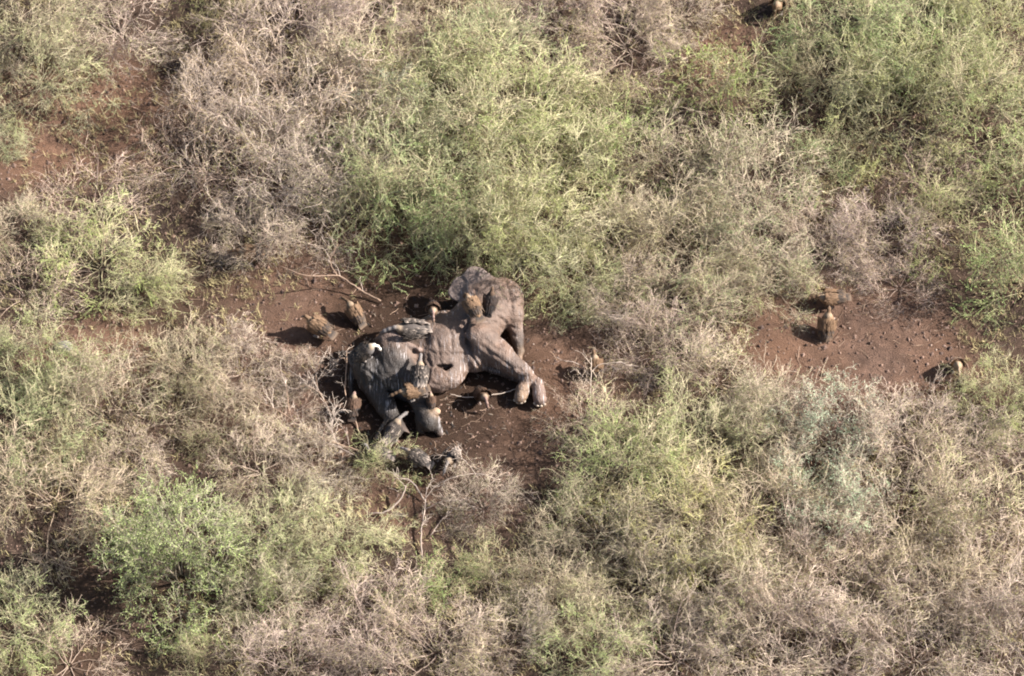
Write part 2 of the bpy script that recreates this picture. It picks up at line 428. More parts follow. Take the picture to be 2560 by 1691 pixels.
def build_elephant():
    A = lambda px, py, z: at(px, py, z)
    def drop(px, py, ztop, z):                         # the plan position of a point seen at height ztop, moved to height z
        p = at(px, py, ztop).copy(); p[2] = z; return p
    ax = unit(drop(1195, 812, 1.25, 0) - drop(985, 868, 1.2, 0)); nn = np.array([-ax[1], ax[0], 0.0]); zz = np.array([0, 0, 1.0])
    AX = np.stack([ax, nn, zz])
    parts = []                                         # (sdf function, blend, colour)
    E = lambda c, r, k, col, R=AX: parts.append((lambda P: sdf_ell(P, c, R, r), k, col))
    Cp = lambda a, b, ra, rb, k, col: parts.append((lambda P: sdf_capsule(P, a, b, ra, rb), k, col))
    # trunk of the body
    E(drop(1108, 824, 1.15, 0.58), (1.05, 0.95, 0.66), .1, SK)                      # ribcage
    E(drop(985, 866, 1.15, 0.56), (0.62, 0.78, 0.62), .25, SK)                      # pelvis
    E(drop(1188, 790, 1.2, 0.62), (0.66, 0.95, 0.68), .2, SK)                       # shoulder
    E(drop(1105, 905, .95, 0.45), (0.72, 0.62, 0.46), .2, SK)                       # belly
    E(A(1090, 955, .38), (0.46, 0.34, 0.36), .12, SK_P)                             # slack belly skin
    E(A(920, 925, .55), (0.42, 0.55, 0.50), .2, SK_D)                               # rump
    Cp(A(972, 833, 1.12), A(1000, 845, 1.10), .13, .12, .22, SK_P)                  # hip bone
    Cp(A(975, 835, 1.13), A(1046, 872, 1.02), .09, .07, .16, SK_P)                  # crest of the pelvis
    Cp(A(975, 833, 1.08), A(900, 890, .80), .12, .12, .25, SK)                      # sacrum
    # upper hind leg: broad thigh, shank, foot
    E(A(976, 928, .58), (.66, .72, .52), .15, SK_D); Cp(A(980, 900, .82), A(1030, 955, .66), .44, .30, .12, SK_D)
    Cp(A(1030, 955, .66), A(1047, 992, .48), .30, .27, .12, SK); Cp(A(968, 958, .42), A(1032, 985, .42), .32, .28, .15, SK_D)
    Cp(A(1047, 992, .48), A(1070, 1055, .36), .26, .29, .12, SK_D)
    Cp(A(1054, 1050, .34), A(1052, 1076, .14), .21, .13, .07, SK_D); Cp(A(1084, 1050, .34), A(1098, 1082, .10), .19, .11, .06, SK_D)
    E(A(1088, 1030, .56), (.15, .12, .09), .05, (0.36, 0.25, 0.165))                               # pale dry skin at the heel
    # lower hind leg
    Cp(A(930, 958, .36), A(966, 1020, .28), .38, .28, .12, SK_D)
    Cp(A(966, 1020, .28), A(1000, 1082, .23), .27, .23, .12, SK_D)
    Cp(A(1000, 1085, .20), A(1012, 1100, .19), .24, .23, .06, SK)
    # fore legs
    Cp(drop(1195, 835, 1.1, .86), A(1252, 888, .70), .54, .37, .07, SK)
    Cp(A(1252, 888, .70), A(1318, 938, .46), .37, .21, .12, SK)
    Cp(A(1318, 938, .46), A(1306, 975, .28), .17, .165, .08, SK)
    Cp(A(1306, 975, .28), A(1300, 994, .22), .20, .19, .06, SK_T)
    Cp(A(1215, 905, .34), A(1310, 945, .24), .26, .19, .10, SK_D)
    Cp(A(1310, 945, .24), A(1343, 960, .26), .18, .165, .08, SK)
    Cp(A(1343, 960, .26), A(1350, 1000, .19), .18, .19, .08, SK_P)
    Cp(A(1185, 900, .5), A(1225, 870, .5), .36, .36, .15, SK)                       # brisket
    # neck, head and trunk
    Cp(drop(1205, 780, 1.15, .64), drop(1245, 745, 1.05, .60), .66, .58, .18, SK)
    E(A(1258, 745, .72), (.60, .66, .46), .15, SK)
    E(A(1276, 785, .60), (.40, .42, .38), .15, SK)
    E(A(1232, 725, .85), (.28, .20, .16), .12, SK_P)                                # brow
    Cp(A(1285, 800, .46), A(1293, 845, .30), .26, .17, .12, SK)
    Cp(A(1293, 845, .30), A(1300, 880, .17), .155, .12, .08, SK_D)
    Cp(A(1300, 880, .17), A(1299, 908, .12), .115, .085, .06, SK_T)
    # ear flap thrown back over the neck, standing a little proud
    ec = A(1184, 710, 1.02)
    tilt = unit(np.array([-.10, -.25, .95])); eu = unit(np.array([1.0, .34, .22])); eu = unit(eu - (eu @ tilt) * tilt); ev = np.cross(tilt, eu)
    def ear(P):
        q = (P - ec) @ np.stack([eu, ev, tilt]).T
        x, y, z = q[..., 0], q[..., 1], q[..., 2]
        zz_ = z - 0.07 * np.sin(4.2 * x + 1.0) * np.cos(3.1 * y) + 0.10 * x * x
        hw = np.where(x < 0, 0.52 * np.sqrt(np.clip(1 - np.clip(-x / .82, 0, 1) ** 1.25, 0, 1)) , 0.52 * np.sqrt(np.clip(1 - (x / .62) ** 2, 0, 1)))
        d2 = np.maximum(np.abs(y) - hw * (1 + 0.08 * np.sin(9 * x)), np.maximum(-x - .80, x - .60))
        return smax(d2 * 0.8, np.abs(zz_) - 0.035, 0.05)
    parts.append((ear, .06, (0.175, 0.132, 0.112)))
    Cp(A(1185, 738, .86), A(1235, 728, .84), .22, .36, .2, SK); E(A(1222, 742, .86), (.42, .40, .34), .2, SK)                     # root of the ear
    # tail
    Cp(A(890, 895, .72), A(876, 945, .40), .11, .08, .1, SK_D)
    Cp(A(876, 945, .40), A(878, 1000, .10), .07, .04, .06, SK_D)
    h = 0.026
    lo = np.array([-5.25, -3.6, -0.06]); hi = np.array([1.35, 2.2, 1.62])
    P = grid(lo, hi, h)
    F = None; best = None; colr = None
    for fn, k, col in parts:
        d = fn(P)
        if F is None: F = d
        else: F = smin(F, d, k)
    # sunken flank in front of the hip and the hollow in the belly
    F = smax(F, -sdf_ell(P, drop(1050, 842, 1.2, 1.36), AX, (.30, .46, .32)), .22)
    F = smax(F, -(sdf_ell(P, A(1112, 930, .62), AX, (.27, .14, .30)) + lumps(P, .035, 14, 9)), .10)
    F = smax(F, -sdf_ell(P, A(935, 868, 1.0), AX, (.20, .26, .30)), .10)             # opening under the standing vulture
    F = smax(F, -sdf_capsule(P, drop(1163, 790, 1.3, 1.33), A(1176, 900, .88), .07, .09), .14)   # fold behind the shoulder
    F = F + lumps(P, .012, 6, 3) + lumps(P, .007, 17, 5) + .009 * np.abs(lumps(P, 1.0, 24, 8)) - .006
    sc = drop(1195, 800, 1.2, 1.1); rr_ = np.linalg.norm(P - sc, axis=-1)
    F = F + .004 * np.sin(rr_ * 46 + 2.5 * lumps(P, 1, 3, 12)) * np.exp(-((rr_ - .55) / .32) ** 2)       # skin folds round the shoulder
    th = A(985, 900, .8); rr_ = np.linalg.norm(P - th, axis=-1)
    F = F + .0 * np.sin((P @ np.array([28., 20., 10.])) + 2.0 * lumps(P, 1, 3, 13)) * np.exp(-(rr_ / .8) ** 2)
    hd_ = A(1262, 760, .9); rr_ = np.linalg.norm(P - hd_, axis=-1)
    F = F + .002 * np.sin((P @ np.array([10., 42., 25.])) + 3.0 * lumps(P, 1, 4, 14)) * np.exp(-(rr_ / .7) ** 2)
    for c1, c2, rad in ((A(1050, 905, .75), A(1062, 948, .55), .05), (A(905, 945, .62), A(985, 985, .50), .05), (A(1135, 955, .42), A(1200, 925, .5), .05)):
        F = smax(F, -sdf_capsule(P, c1, c2, rad, rad) + .0, .10)
    F = np.maximum(F, -0.03 - P[..., 2])
    V, Q = surface_nets(F, lo, h)
    del P, F
    # skin folds and creases pressed into the hide
    tree = BVHTree.FromPolygons([tuple(v) for v in V], [tuple(map(int, q)) for q in Q])
    fn = np.cross(V[Q[:, 2]] - V[Q[:, 0]], V[Q[:, 3]] - V[Q[:, 1]])
    nv = np.zeros_like(V)
    for i in range(4): np.add.at(nv, Q[:, i], fn)
    nv = unit(nv)
    dark = np.zeros(len(V))
    for depth, line in ((.07, [(1171, 803), (1169, 855), (1180, 890), (1201, 924)]), (.022, [(1072, 878), (1084, 883), (1106, 888), (1129, 888), (1160, 885)]),
                        (.045, [(1068, 901), (1079, 916), (1101, 914), (1125, 915)]), (.035, [(1068, 889), (1075, 909), (1072, 937), (1068, 954)]),
                        (.06, [(915, 925), (940, 945), (963, 968), (992, 985)]), (.05, [(911, 894), (907, 933), (915, 963)]),
                        (.035, [(1213, 780), (1236, 775), (1259, 782)]), (.035, [(1208, 792), (1243, 790), (1265, 808)]), (.03, [(1205, 806), (1235, 806), (1256, 822)]),
                        (.035, [(1279, 927), (1294, 942), (1317, 942)]), (.03, [(1262, 905), (1282, 922), (1300, 922)]), (.05, [(1184, 878), (1210, 915), (1248, 927)]),
                        (.05, [(1189, 728), (1206, 722), (1221, 710)]), (.03, [(1030, 1000), (1060, 1006), (1080, 1000)]), (.03, [(1040, 1022), (1065, 1030), (1082, 1020)]),
                        (.035, [(1262, 700), (1275, 735), (1280, 770)]), (.03, [(1290, 730), (1296, 760), (1298, 790)]), (.03, [(1285, 820), (1295, 824), (1303, 820)]),
                        (.03, [(1286, 840), (1295, 845), (1304, 840)]), (.02, [(950, 900), (960, 930), (985, 955)]), (.014, [(975, 880), (990, 915), (1010, 940)]),
                        (.03, [(1092, 850), (1098, 880), (1100, 905)]), (.028, [(1120, 800), (1128, 840), (1130, 870)]), (.03, [(1080, 960), (1100, 965), (1120, 955)]),
                        (.03, [(1215, 850), (1235, 870), (1262, 880)]), (.03, [(1205, 865), (1228, 885), (1255, 898)])):
        pts = []
        for (ax_, ay_), (bx_, by_) in zip(line[:-1], line[1:]):
            for t in np.linspace(0, 1, 9):
                d_ = ray(ax_ + (bx_ - ax_) * t, ay_ + (by_ - ay_) * t)
                hp = tree.ray_cast(Vector(CAM), Vector(d_), 400)[0]
                if hp is not None: pts.append(np.array(hp))
        if len(pts) < 4: continue
        pts = np.array(pts); near = np.where((np.abs(V - pts.mean(0)) < 1.3).all(1))[0]
        dd = np.sqrt(((V[near, None] - pts[None]) ** 2).sum(-1).min(1))
        V[near] += nv[near] * (-depth * .55 * np.exp(-(dd / .045) ** 2) + depth * .26 * np.exp(-((dd - .10) / .05) ** 2))[:, None]
    W = np.zeros((len(V), 3)); tot = np.zeros((len(V), 1))
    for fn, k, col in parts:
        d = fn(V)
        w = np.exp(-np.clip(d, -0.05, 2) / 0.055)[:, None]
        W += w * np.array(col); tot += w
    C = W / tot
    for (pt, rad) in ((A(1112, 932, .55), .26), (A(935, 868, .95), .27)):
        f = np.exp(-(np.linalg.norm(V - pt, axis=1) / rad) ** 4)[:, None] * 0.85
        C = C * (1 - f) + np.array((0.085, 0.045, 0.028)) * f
    mud = np.clip(.75 - V[:, 2] / .45 + lumps(V, .28, 7, 21), 0, 1)[:, None] * .6      # reddish mud caked low on the hide
    C = C * (1 - mud) + np.array((.098, .054, .038)) * mud
    V[:, 2] = np.where(V[:, 2] < .3, V[:, 2] + ground_z(V[:, 0], V[:, 1]) * (1 - np.clip(V[:, 2], 0, .3) / .3), V[:, 2])
    root = np.array([-2.2, -1.0, 0.0])
    o = obj('elephant', mesh_from('elephant', V - root, Q, M_SKIN, True, C))
    o.location = root
    tag(o, 'grey brown dead elephant lying on its side in the clearing under feeding vultures', 'elephant')
    # toenails along the edges of the two fore feet
    nails = []
    for foot, cx in ((A(1300, 994, .20), 1300), (A(1350, 1002, .17), 1350)):
        for a in (-150, -115, -80, -45):
            d = np.array([math.cos(math.radians(a)), math.sin(math.radians(a)), -0.1])
            c = foot + d * 0.185
            g = grid(c - .09, c + .09, .015)
            v, q = surface_nets(sdf_ell(g, c, np.stack([d, np.array([-d[1], d[0], 0]), zz]), (.035, .05, .045)), c - .09, .015)
            obj('toenail', mesh_from('toenail', v - root, q, M_BEAK, True, np.tile((0.42, 0.34, 0.26), (len(v), 1))), o)
    tris = [tuple(map(int, q)) for q in Q]
    return BVHTree.FromPolygons([tuple(v) for v in V], tris)

ELE = build_elephant()

def hit(px, py):
    """the point of the elephant or the ground that a photo pixel shows"""
    d = ray(px, py)
    p, nrm, _, _ = ELE.ray_cast(Vector(CAM), Vector(d), 400)
    g = at(px, py, 0); g[2] = float(ground_z(g[0], g[1]))
    if p is not None and p.z > 0.03: return np.array(p)
    return g

# ------------------------------------------------------------------ vultures
TAN, TAN_D, BRN, DRK, WHT, GRY, PNK, BUF = ((0.175, 0.108, 0.062), (0.125, 0.078, 0.047), (0.09, 0.056, 0.036), (0.035, 0.03, 0.028), (0.55, 0.48, 0.40),
                                           (0.15, 0.135, 0.13), (0.26, 0.17, 0.14), (0.29, 0.215, 0.145))
SCHEMES = dict(                                        # back, belly, neck, head, ruff, covert centre, covert edge, flight feather, flight edge
    tan=(TAN, TAN, TAN_D, TAN_D, BUF, (0.15, 0.092, 0.054), (0.215, 0.135, 0.08), (0.05, 0.04, 0.035), (0.16, 0.11, 0.075)),
    brown=(BRN, TAN_D, PNK, TAN_D, BUF, (0.085, 0.05, 0.033), (0.15, 0.092, 0.058), (0.03, 0.026, 0.024), (0.09, 0.06, 0.045)),
    scaled=((0.075, 0.062, 0.055), TAN_D, (0.16, 0.14, 0.13), GRY, BUF, (0.035, 0.028, 0.024), (0.46, 0.37, 0.30), (0.03, 0.027, 0.026), (0.36, 0.29, 0.24)),
    whitehead=((0.06, 0.05, 0.045), GRY, (0.6, 0.54, 0.47), (0.75, 0.70, 0.64), BUF, (0.05, 0.04, 0.034), (0.34, 0.26, 0.19), (0.03, 0.027, 0.026), (0.10, 0.08, 0.07)),
    dark=(DRK, (0.06, 0.04, 0.03), BRN, BRN, BRN, (0.04, 0.03, 0.026), (0.11, 0.07, 0.05), (0.02, 0.018, 0.018), (0.05, 0.04, 0.035)),
    pale=(TAN, BUF, BUF, BUF, BUF, (0.36, 0.27, 0.19), (0.58, 0.46, 0.34), (0.06, 0.05, 0.045), (0.25, 0.19, 0.14)))

def feather_set(roots, dirs, norms, L, W, cb, ce, lift=0.006):
    """overlapping vane-shaped feathers: a fan of six triangles each, dark in the middle and pale at the rim"""
    n = len(roots)
    side = unit(np.cross(norms, dirs))
    L = np.asarray(L)[:, None]; W = np.asarray(W)[:, None]
    up = norms * lift
    v = np.stack([roots, roots + dirs * L * .35 + side * W * .5, roots + dirs * L * .8 + side * W * .42 + up * .5, roots + dirs * L + up,
                  roots + dirs * L * .8 - side * W * .42 + up * .5, roots + dirs * L * .35 - side * W * .5, roots + dirs * L * .55 + norms * (W * .12) + up * .6], 1)
    f = np.array([[6, 0, 1], [6, 1, 2], [6, 2, 3], [6, 3, 4], [6, 4, 5], [6, 5, 0]])
    F = (np.arange(n)[:, None, None] * 7 + f).reshape(-1, 3)
    cb = np.broadcast_to(cb, (n, 3)); ce = np.broadcast_to(ce, (n, 3))
    c = np.stack([cb, cb * .7 + ce * .3, ce, ce, ce, cb * .7 + ce * .3, cb], 1)
    return v.reshape(-1, 3), F, c.reshape(-1, 3)

def join(sets):
    V, F, C, o = [], [], [], 0
    for v, f, c in sets:
        V.append(v); F.append(f + o); C.append(c); o += len(v)
    return np.concatenate(V), np.concatenate(F), np.concatenate(C)

def vulture(label, foot, heading, scheme='tan', pitch=15, neck='down', size=1.0, spread=0.0, seed=0, drop_wing=0.0, turn=0.0, group='vultures gathered at the carcass', sink=0.0):
    """foot: photo pixel where it stands; heading in degrees on the ground, 0 right, 90 away from the camera"""
    back, belly, nk, hd, rf, cb, ce, fb, fe = [np.array(c) for c in SCHEMES[scheme]]
    r = np.random.default_rng(100 + seed)
    pr = math.radians(pitch); cp, sp = math.cos(pr), math.sin(pr)
    bx = np.array([cp, 0, sp]); bz = np.array([-sp, 0, cp]); by = np.array([0, 1.0, 0]); R = np.stack([bx, by, bz])
    c0 = np.array([0, 0, .37])
    L = lambda x, y, z: c0 + x * bx + y * by + z * bz
    sh = L(.23, 0, .05)
    t = math.radians(turn); ct, st = math.cos(t), math.sin(t)
    fw = np.array([ct, st, 0])
    if neck == 'down':    ks = [sh, sh + fw * .12 + (0, 0, .05), sh + fw * .23 - (0, 0, .06), sh + fw * .27 - (0, 0, .19)]; hdv = unit(fw * .35 + np.array([0, 0, -.9]))
    elif neck == 'low':   ks = [sh, sh + fw * .13 + (0, 0, .04), sh + fw * .26 + (0, 0, .0), sh + fw * .36 - (0, 0, .05)]; hdv = unit(fw + np.array([0, 0, -.5]))
    elif neck == 'hunch': ks = [sh, sh + fw * .05 + (0, 0, .07), sh + fw * .09 + (0, 0, .13), sh + fw * .12 + (0, 0, .15)]; hdv = unit(fw + np.array([0, 0, -.35]))
    else:                 ks = [sh, sh + fw * .09 + (0, 0, .10), sh + fw * .11 + (0, 0, .22), sh + fw * .16 + (0, 0, .30)]; hdv = unit(fw + np.array([0, 0, -.2]))
    head = ks[3] + hdv * .02
    prim = [(lambda P: sdf_ell(P, L(-.02, 0, 0), R, (.30, .185, .17)), back), (lambda P: sdf_ell(P, L(.14, 0, -.03), R, (.16, .145, .135)), belly),
            (lambda P: sdf_ell(P, L(-.20, 0, .01), R, (.20, .10, .09)), back), (lambda P: sdf_ell(P, L(-.02, 0, -.10), R, (.20, .11, .09)), belly),
            (lambda P: sdf_ell(P, sh + .02 * bx, R, (.085, .095, .085)), rf)]
    rr = (.062, .042, .036, .036)
    for i in range(3):
        prim.append((lambda P, i=i: sdf_capsule(P, ks[i], ks[i + 1], rr[i], rr[i + 1]), nk))
    prim.append((lambda P: sdf_ell(P, head, np.stack([hdv, by, np.cross(hdv, by)]), (.062, .043, .046)), hd))
    leg = np.array((0.20, 0.17, 0.15))
    for s in (-1, 1):
        hip = L(-.03, s * .085, -.08); kn = np.array([-.05, s * .10, .17]); an = np.array([-.01, s * .10, .03])
        prim.append((lambda P, a=hip, b=kn: sdf_capsule(P, a, b, .075, .03), belly))
        prim.append((lambda P, a=kn, b=an: sdf_capsule(P, a, b, .021, .017), leg))
        for ta in (-28, 0, 28, 180):
            d = np.array([math.cos(math.radians(ta)), math.sin(math.radians(ta)), 0]) * (.085 if ta != 180 else .05)
            prim.append((lambda P, a=an - (0, 0, .012), b=an + d - (0, 0, .017): sdf_capsule(P, a, b, .014, .010), leg))
    h = .016
    lo = np.array([-.55, -.28, -.02]); hi = np.array([.70, .28, .86])
    if turn: lo[1] -= .15; hi[1] += .15
    P = grid(lo, hi, h)
    F = None
    for fn, c in prim:
        d = fn(P); F = d if F is None else smin(F, d, .05)
    V, Q = surface_nets(F, lo, h)
    W = np.zeros((len(V), 3)); tot = np.zeros((len(V), 1))
    for fn, c in prim:
        w = np.exp(-np.clip(fn(V), -.03, 1) / .014)[:, None]; W += w * c; tot += w
    C = W / tot * r.uniform(.88, 1.12)
    p = hit(*foot)
    root = bpy.data.objects.new('vulture', None); COL.objects.link(root)
    root.location = p - np.array([0, 0, .015 + sink]); root.rotation_euler = (0, 0, math.radians(heading)); root.scale = (size * .95,) * 3
    tag(root, label, 'vulture', group)
    obj('body', mesh_from('vulture_body', V, Q, M_FEATHER, True, C), root)
    # beak: tapered and hooked
    bt = [head + hdv * .045, head + hdv * .085 + np.array([0, 0, .004]), head + hdv * .115 - np.array([0, 0, .006]), head + hdv * .118 - np.array([0, 0, .03])]
    v, q = tubes(np.array([bt]), np.array([[.024, .020, .012, .003]]), 6)
    obj('beak', mesh_from('beak', v, q, M_BEAK, True, np.tile((0.16, 0.13, 0.11), (len(v), 1))), root)
    # tail fan
    n = 9; a = np.linspace(-.33, .33, n)
    d = np.stack([-np.cos(a) * cp, np.sin(a), -np.cos(a) * sp - .12], -1); d = unit(d)
    nr = unit(np.stack([np.full(n, -sp), -.3 * np.sin(a), np.full(n, cp)], -1))
    rt = np.array([L(-.30, .05 * x / .33, .015 + .003 * k) for k, x in enumerate(a)])
    v, f, c = feather_set(rt, d, nr, np.full(n, .27), np.full(n, .075), fb, fe)
    obj('tail', mesh_from('tail', v, f, M_FEATHER, False, c), root)
    # wings
    for s in (-1, 1):
        sets = []
        if spread <= 0:
            up0 = 0.12 if s * drop_wing <= 0 else 0.0
            def surf(u, w):                            # u along the body 0..1, w from the back to the flank
                x = .25 - .62 * u
                ph = math.radians(6 + 100 * w + (26 if s * drop_wing > 0 else 0))
                hw = (.215 * math.sqrt(max(0, 1 - ((x - .02) / .52) ** 2))) + .012
                return L(x, s * hw * math.sin(ph) * (1 + .25 * abs(drop_wing) * (s * drop_wing > 0)), hw * .92 * math.cos(ph) + .01), unit(s * math.sin(ph) * by + math.cos(ph) * bz)
            for row in range(7):                       # primaries and secondaries lie lowest, coverts in rows over them
                pts = []
                m = 10
                for k in range(m):
                    u = (0.62 - 0.09 * row) + r.normal(0, .035); w = min(1.05, max(0, (k + .5 * (row % 2) + r.uniform(.1, .6)) / m))
                    pts.append(surf(max(.02, u) - .10 * w * (row < 1), w))
                ro = np.array([q_[0] for q_ in pts]) + np.array([q_[1] for q_ in pts]) * (.006 + .006 * row)
                no = np.array([q_[1] for q_ in pts])
                di = unit(-bx * 1.0 + by * s * -.10 + r.normal(0, .06, (m, 3)) - no * .08); mixk = (r.random((m, 1)) ** 1.6); cbk = cb * r.uniform(.7, 1.3, (m, 1)); cek = cbk * (1 - mixk) + ce * mixk
                if row == 0: sets.append(feather_set(ro, di, no, r.uniform(.24, .32, m), np.full(m, .055), fb, fe))
                elif row == 1: sets.append(feather_set(ro, di, no, r.uniform(.17, .21, m), r.uniform(.045, .065, m), fb, cek * .8))
                else: sets.append(feather_set(ro, di, no, r.uniform(.11, .17, m), r.uniform(.05, .075, m), cbk, cek))
        else:
            S = .35 + .5 * spread; dip = .18 - .55 * spread * .35
            def arm(u): return L(.20 - .10 * u + .12 * math.sin(math.pi * u), s * (.11 + S * u), .08 + .12 * math.sin(math.pi * u) - dip * u * u)
            for row, (n, ln, b_, e_) in enumerate(((17, .40, fb, fe), (15, .24, fb, ce * .8), (14, .15, cb, ce), (13, .11, cb, ce), (12, .09, cb, ce))):
                u = np.linspace(.02, 1, n)
                ro = np.array([arm(x) for x in u]) - bx * (.0 + .02 * row) + bz * (.005 + .006 * row)
                fan = np.clip((u - .55) / .45, 0, 1) * 1.05
                di = unit(-bx * np.cos(fan)[:, None] + by * s * np.sin(fan)[:, None] - np.array([0, 0, .25]) + r.normal(0, .04, (n, 3)))
                no = unit(np.tile(bz + bx * .25, (n, 1)))
                sets.append(feather_set(ro, di, no, r.uniform(.92, 1.08, n) * ln, np.full(n, .065), b_, e_))
            sets.append(tuple_tube(np.array([arm(x) for x in np.linspace(0, 1, 8)]), np.linspace(.05, .018, 8), cb))
        v, f, c = join(sets)
        c = c * r.uniform(.8, 1.2, (len(c) // 1, 1)) if False else c
        obj('wing', mesh_from('wing', v, f, M_FEATHER, False, c), root)
    return root

def tuple_tube(path, rad, col):
    v, q = tubes(path[None], rad[None], 6)
    f = np.concatenate([q[:, [0, 1, 2]], q[:, [0, 2, 3]]])
    return v, f, np.tile(col, (len(v), 1))
# ------------------------------------------------------------------ thorn bushes
def grow(start, d, length, nseg, wander, pull, r):
    B = len(start)
    pts = np.empty((B, nseg + 1, 3)); pts[:, 0] = start
    d = unit(d)
    step = (length / nseg)[:, None]
    for i in range(nseg):
        d = unit(d + r.normal(0, wander, (B, 3)) + pull)
        pts[:, i + 1] = pts[:, i] + d * step
    return pts

def sprout(pts, n, t0, t1, a0, a1, r, lift=0.0):
    """n side shoots from every path: start points and directions"""
    B, S, _ = pts.shape
    t = r.uniform(t0, t1, (B, n)) * (S - 1)
    i = np.minimum(t.astype(int), S - 2); f = (t - i)[..., None]
    b = np.arange(B)[:, None]
    p = pts[b, i] * (1 - f) + pts[b, i + 1] * f
    tan = unit(pts[b, i + 1] - pts[b, i])
    rd = unit(r.normal(size=(B, n, 3)))
    perp = unit(rd - (rd * tan).sum(-1, keepdims=True) * tan)
    a = r.uniform(a0, a1, (B, n))[..., None]
    d = tan * np.cos(a) + perp * np.sin(a)
    d[..., 2] += lift
    return p.reshape(-1, 3), unit(d).reshape(-1, 3), t.reshape(-1) / (S - 1)

KINDS_ = dict(  # stems, branches, twigs, twiglets, leaves per metre, leaf size, stem elevation, arch, whip length
    G=dict(st=10, br=10, tw=9, tl=4, leaf=42, ls=.026, el=(12, 75), arch=-.10, br_l=(.8, 1.7), tw_l=(.3, .85), tl_l=(.08, .26)),
    L=dict(st=9, br=9, tw=7, tl=3, leaf=40, ls=.030, el=(12, 70), arch=-.14, br_l=(1.0, 2.1), tw_l=(.35, 1.0), tl_l=(.08, .25)),
    P=dict(st=10, br=10, tw=9, tl=4, leaf=12, ls=.026, el=(10, 75), arch=-.10, br_l=(.8, 1.8), tw_l=(.3, .9), tl_l=(.08, .30)),
    A=dict(st=9, br=8, tw=6, tl=3, leaf=3, ls=.028, el=(12, 75), arch=-.12, br_l=(1.0, 2.2), tw_l=(.35, 1.0), tl_l=(.10, .28)),
    M=dict(st=10, br=10, tw=9, tl=4, leaf=18, ls=.026, el=(10, 75), arch=-.10, br_l=(.8, 1.8), tw_l=(.3, .9), tl_l=(.08, .28)),
    B=dict(st=16, br=10, tw=8, tl=4, leaf=36, ls=.029, el=(5, 85), arch=-.03, br_l=(.6, 1.3), tw_l=(.25, .6), tl_l=(.08, .2)),
    S=dict(st=9, br=10, tw=8, tl=4, leaf=9, ls=.042, el=(20, 80), arch=-.06, br_l=(.6, 1.4), tw_l=(.3, .7), tl_l=(.10, .25)))

